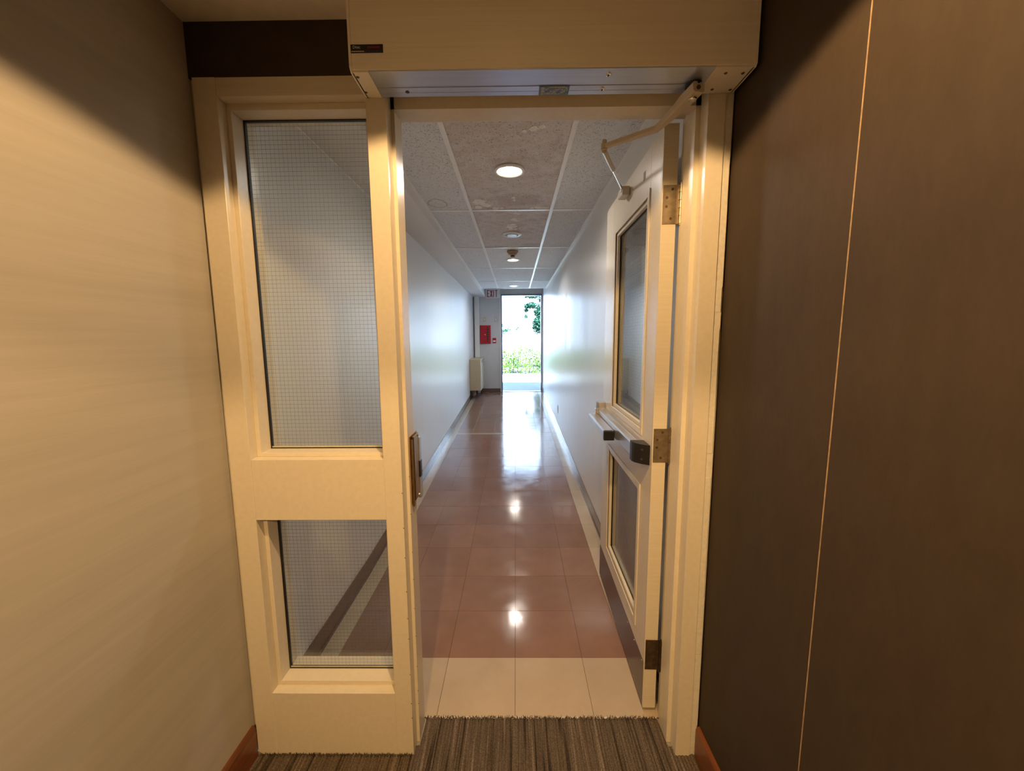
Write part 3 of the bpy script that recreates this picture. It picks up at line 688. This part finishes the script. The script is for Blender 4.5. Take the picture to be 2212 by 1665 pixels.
# ================================================================= END WALL
dz = fz(YEND)
t = thing('door_2', (.13, 8.60, dz), kind='structure', label='far exit doorway with blue-grey frame standing open')
MB().box(-.3385, -.303, 8.575, 8.76, dz, 2.404, .002).build('jamb', M_darkmetal, t)
MB().box(-.3385, -.318, 8.570, 8.60, dz, 2.404, .001).build('casing', M_white, t)
MB().box(.586, .6065, 8.570, 8.60, dz, 2.404, .001).build('casing', M_white, t)
MB().box(.566, .5975, 8.575, 8.76, dz, 2.404, .002).build('jamb', M_darkmetal, t)
MB().box(-.303, .566, 8.575, 8.76, 2.377, 2.404, .002).build('head', M_darkmetal, t)
MB().box(-.303, -.292, 8.62, 8.66, dz, 2.377).build('stop', M_darkmetal, t)
MB().box(-.303, .566, 8.60, 8.75, dz - .03, dz + .008, .003).build('threshold', M_alu, t)
lf = MB().prism([(.572, 8.765), (.612, 8.765), (.742, 9.61), (.702, 9.615)], dz + .02, 2.37, 'z').build('leaf', M_darkmetal, t)
MB().box(.575, .645, 9.05, 9.35, 1.22, 1.28, .006).build('push_bar', M_alu_light, lf)
MB().box(.535, .60, 8.85, 9.10, 2.26, 2.33, .004).build('closer', M_grille, lf)
MB().bar((.55, 9.0, 2.340), (.47, 8.79, 2.350), .022, .008).build('closer_arm', M_grille, lf)

t = thing('exit_sign', (-.4935, 8.589, 2.316), label='white sign with red letters EXIT beside the far doorway', category='sign')
MB().box(-.653, -.334, 8.553, 8.588, 2.316, 2.519, .003).build('housing', M_white, t)
MB().box(-.645, -.342, 8.5505, 8.5535, 2.324, 2.511, .001).build('face', M_exitface, t)
lt = MB(); y0, y1 = 8.546, 8.551; zb, zt = 2.345, 2.493; tk = .0155
def E_(x): lt.box(x, x + tk, y0, y1, zb, zt); [lt.box(x, x + .050 - (.008 if k == 1 else 0), y0, y1, z, z + tk * .9) for k, z in enumerate((zb, (zb + zt) / 2 - tk / 2, zt - tk * .9))]
def X_(x):
    wdt = .056
    lt.prism([(x, zb), (x + tk * 1.15, zb), (x + wdt, zt), (x + wdt - tk * 1.15, zt)], y0, y1, 'y'); lt.prism([(x + wdt - tk * 1.15, zb), (x + wdt, zb), (x + tk * 1.15, zt), (x, zt)], y0 + .0003, y1 - .0003, 'y')
E_(-.612); X_(-.548); lt.box(-.479, -.479 + tk, y0, y1, zb, zt)
lt.box(-.420, -.420 + tk, y0, y1, zb, zt); lt.box(-.441, -.384, y0, y1, zt - tk * .9, zt)
lt.build('lettering', M_exitred, t, label='red capital letters EXIT')

t = thing('fire_alarm_panel', (-.663, 8.589, 1.337), label='red fire alarm panel with dark window strip on the end wall', category='fire alarm panel')
MB().box(-.785, -.541, 8.572, 8.589, 1.330, 1.742, .003).build('back_box', mat('pink_white_trim', (.62, .40, .38), .5, var=.05), t)
dr = MB().box(-.779, -.547, 8.548, 8.573, 1.337, 1.735, .004).build('door', M_red, t)
MB().cyl((-.668, 8.546, 1.535), .011, .006, 'y', 18).build('lock', M_chrome, dr)
ws = MB().box(-.626, -.594, 8.5455, 8.549, 1.385, 1.690, .001).build('window_strip', M_black, dr)
for k in range(6): MB().box(-.620, -.600, 8.5445, 8.546, 1.40 + k * .05, 1.425 + k * .05).build('zone_label', mat('dim_zone_label', (.14, .15, .13), .5, var=.3, nscale=(100, 100, 100)), dr)
t = thing('fire_pull_station', (-.467, 8.589, 1.346), label='small red pull station right of the fire alarm panel', category='fire alarm')
MB().box(-.507, -.428, 8.560, 8.589, 1.346, 1.459, .004).build('body', M_red, t)
MB().box(-.498, -.437, 8.553, 8.562, 1.372, 1.408, .003).build('handle', M_white, t)
for x0, x1, m, lab, tl_ in ((-.706, -.652, M_switch, 'tan wall plate on the left above the red alarm panel', 'l'), (-.462, -.392, mat('pale_green_plate', (.52, .56, .50), .4, var=.05), 'pale wall plate on the right above the pull station', 'r')):
    t = thing('wall_plate', ((x0 + x1) / 2, 8.589, 1.813), label=lab, category='wall plate')
    MB().box(x0, x1, 8.581, 8.589, 1.813, 1.917, .002).build('plate', m, t)
    MB().box((x0 + x1) / 2 - .010, (x0 + x1) / 2 + .010, 8.577, 8.582, 1.843, 1.887, .002).build('rocker', M_white, t)
t = thing('convector_heater', (-.81, 7.69, .40), label='beige metal convector heater mounted low on left hall wall', category='heater')
HX = -.700
MB().box(CL + .001, HX, 7.69, 8.50, .405, 1.036, .006).build('casing', M_beigemetal, t)
MB().box(HX - .001, HX + .004, 7.72, 8.47, .43, .93, .003).build('front_panel', M_beigemetal, t)
gr = MB()
for k in range(7): gr.box(HX - .001, HX + .003, 7.80, 8.28, .955 - 0 + k * .0095, .960 + k * .0095)
gr.build('grille', M_grille, t)
MB().rod((-.86, 7.80, .30), (-.86, 8.45, .34), .034).rod((-.86, 7.80, .30), (-.86, 7.80, .42), .030).build('supply_pipe', M_copper, t, smooth=True)
MB().box(-.80, -.77, 7.74, 7.80, .33, .41, .003).build('valve', M_black, t)
MB().box(-.922, -.905, 7.70, 7.72, fz(7.7), .41).build('wall_bracket', M_black, t)

for y, z, lab in ((5.50, .432, 'white outlet plate low on the far right hall wall'), ):
    t = thing('outlet_plate', (CR, y, z), label=lab, category='outlet')
    MB().box(CR - .006, CR, y - .036, y + .036, z - .055, z + .055, .002).build('plate', M_white, t)
    MB().box(CR - .0075, CR - .005, y - .016, y + .016, z - .034, z + .034, .001).build('socket', M_switch, t)

# ================================================================= LOBBY LAMPS (one overhead, one added as fill behind the viewer)
def lobbylamp(x, y, power, lab):
    t = thing('ceiling_light', (x, y, NC), label=lab, category='ceiling light')
    MB().lathe((x, y, NC), [(.055, .001), (.057, -.004), (.070, -.006), (.080, -.003), (.080, .001)], 40).build('trim_ring', M_white, t, smooth=True)
    MB().lathe((x, y, NC), [(.054, -.001), (.054, -.003), (.03, -.004)], 32).build('lamp_face', M_lamp_lobby, t)
    s_ = spot('lobby_lamp', (0, 0, -.010), power, LOBBY_WARM, 140, .10, .02); s_.parent = t
lobbylamp(0.0, .52, LOBBY_POWER, 'lobby recessed light nearest the operator box')
lobbylamp(-.1, -1.30, LOBBY_POWER * 2.3, 'unseen fill light added behind the viewer')  # added out of view as general fill for the frame and walls

# ================================================================= OUTSIDE
GZ = .21
MB().box(-14, 14, 8.905, 13.15, GZ - .3, GZ).box(-.34, .60, 8.75, 8.905, GZ - .3, GZ).build('ground', M_concrete, **S)
MB().box(-14, 14, 13.15, 40, GZ - .3, GZ + .03).build('ground_bed', M_soil, **S)
def leaves(b, pos, size, rr):
    q = Euler((rr.uniform(-.9, .9), rr.uniform(-.9, .9), rr.uniform(0, 6.28))).to_matrix()
    l, wd = size * rr.uniform(.7, 1.3), size * rr.uniform(.35, .55)
    P = [(-l, 0, 0), (-l * .3, wd, .12 * l), (l * .5, wd * .8, .1 * l), (l, 0, -.05 * l), (l * .5, -wd * .8, .1 * l), (-l * .3, -wd, .12 * l)]
    v = [b.bm.verts.new(Vector(pos) + q @ Vector(p_)) for p_ in P]
    b.bm.faces.new((v[0], v[1], v[2], v[3])); b.bm.faces.new((v[0], v[3], v[4], v[5]))
rr = random.Random(11)
hg = thing('hedge', (.2, 13.6, GZ), label='low bright green leafy hedge behind the sunlit pavement', category='hedge')
b = MB()
for i in range(11000):
    x = rr.uniform(-2.6, 3.0); z = GZ + .03 + rr.random() ** .8 * (.86 + .10 * math.sin(x * 5) + .06 * math.sin(x * 13))
    y = 13.25 + rr.random() ** 2 * .7 + .10 * math.sin(x * 7 + z * 5) + .06 * math.sin(z * 11 + x * 3)
    leaves(b, (x, y, z), .034, rr)
b.build('foliage', M_leaf_hedge, hg, kind='stuff')
b = MB()
for i in range(40):
    x = -2.6 + i * .14; b.rod((x, 13.6, GZ), (x + rr.uniform(-.05, .05), 13.6 + rr.uniform(-.1, .1), GZ + .75), .012, 6)
b.build('stem', M_bark, hg)
def tree(name, x, y, z0, blobs, lab, cat, leafm, size, trunk):
    t = thing(name, (x, y, GZ), label=lab, category=cat)
    b = MB(); 
    for cx, cy_, cz, rx, rz, n in blobs:
        for i in range(n):
            a, c_, u = rr.uniform(0, 6.28), rr.uniform(-1, 1), rr.random() ** .4
            s_ = math.sqrt(1 - c_ * c_); leaves(b, (cx + rx * u * s_ * math.cos(a), cy_ + rx * u * s_ * math.sin(a), cz + rz * u * c_), size, rr)
    b.build('foliage', leafm, t, kind='stuff')
    b = MB()
    for p0, p1, r0 in trunk: b.rod(p0, p1, r0, 8, r0 * .6)
    b.build('trunk', M_bark, t, smooth=True)
tree('tree', 1.35, 15.5, 0, [(.90, 15.2, 1.95, .26, .36, 1100), (.70, 15.2, 3.10, .25, .16, 420), (.98, 15.3, 2.45, .26, .28, 900), (.62, 15.3, 2.72, .28, .13, 500), (.42, 15.3, 2.55, .10, .12, 100), (1.25, 15.4, 2.9, .4, .4, 1300), (.85, 15.3, 3.25, .28, .10, 260), (.25, 15.3, 3.2, .16, .05, 40), (.45, 15.2, 3.05, .12, .06, 40), (.42, 15.2, 2.28, .08, .08, 60), (1.5, 15.6, 3.4, .6, .5, 1200), (1.6, 15.6, 2.5, .5, .6, 900)],
     'blue-green tree hanging in the upper right of far doorway', 'tree', M_leaf_tree, .045,
     [((1.35, 15.5, GZ), (1.3, 15.4, 2.0), .09), ((1.3, 15.4, 2.0), (.95, 15.3, 2.6), .045), ((1.3, 15.4, 2.0), (1.6, 15.6, 3.3), .05), ((.95, 15.3, 2.6), (.45, 15.25, 2.7), .02)])
tree('shrub', -.42, 15, 0, [(-.46, 15, 1.72, .16, .10, 160), (-.30, 15, 1.78, .18, .13, 170), (-.55, 15, 1.95, .15, .12, 120), (.05, 15, 1.80, .08, .05, 25), (.12, 15, 1.84, .05, .05, 20)],
     'small green shrub at left of the far doorway view', 'shrub', M_leaf_tree, .032,
     [((-.42, 15, GZ), (-.45, 15, 1.3), .03), ((-.45, 15, 1.3), (-.35, 15, 1.8), .014), ((-.45, 15, 1.3), (-.58, 15, 1.95), .014), ((-.4, 15, 1.6), (.08, 15, 1.8), .008)])
bd = thing('building', (0, 24, GZ), label='blindingly pale building across the garden beyond the hedge', category='building')
MB().box(-12, 12, 24, 30, GZ, 9).build('wall', M_facade, bd)
wn_ = MB().box(-.62, -.40, 23.95, 24.0, 5.05, 5.36).build('window', M_darkmetal, bd)
MB().box(-.60, -.42, 23.94, 23.955, 5.07, 5.34).build('pane', M_winglass, wn_)
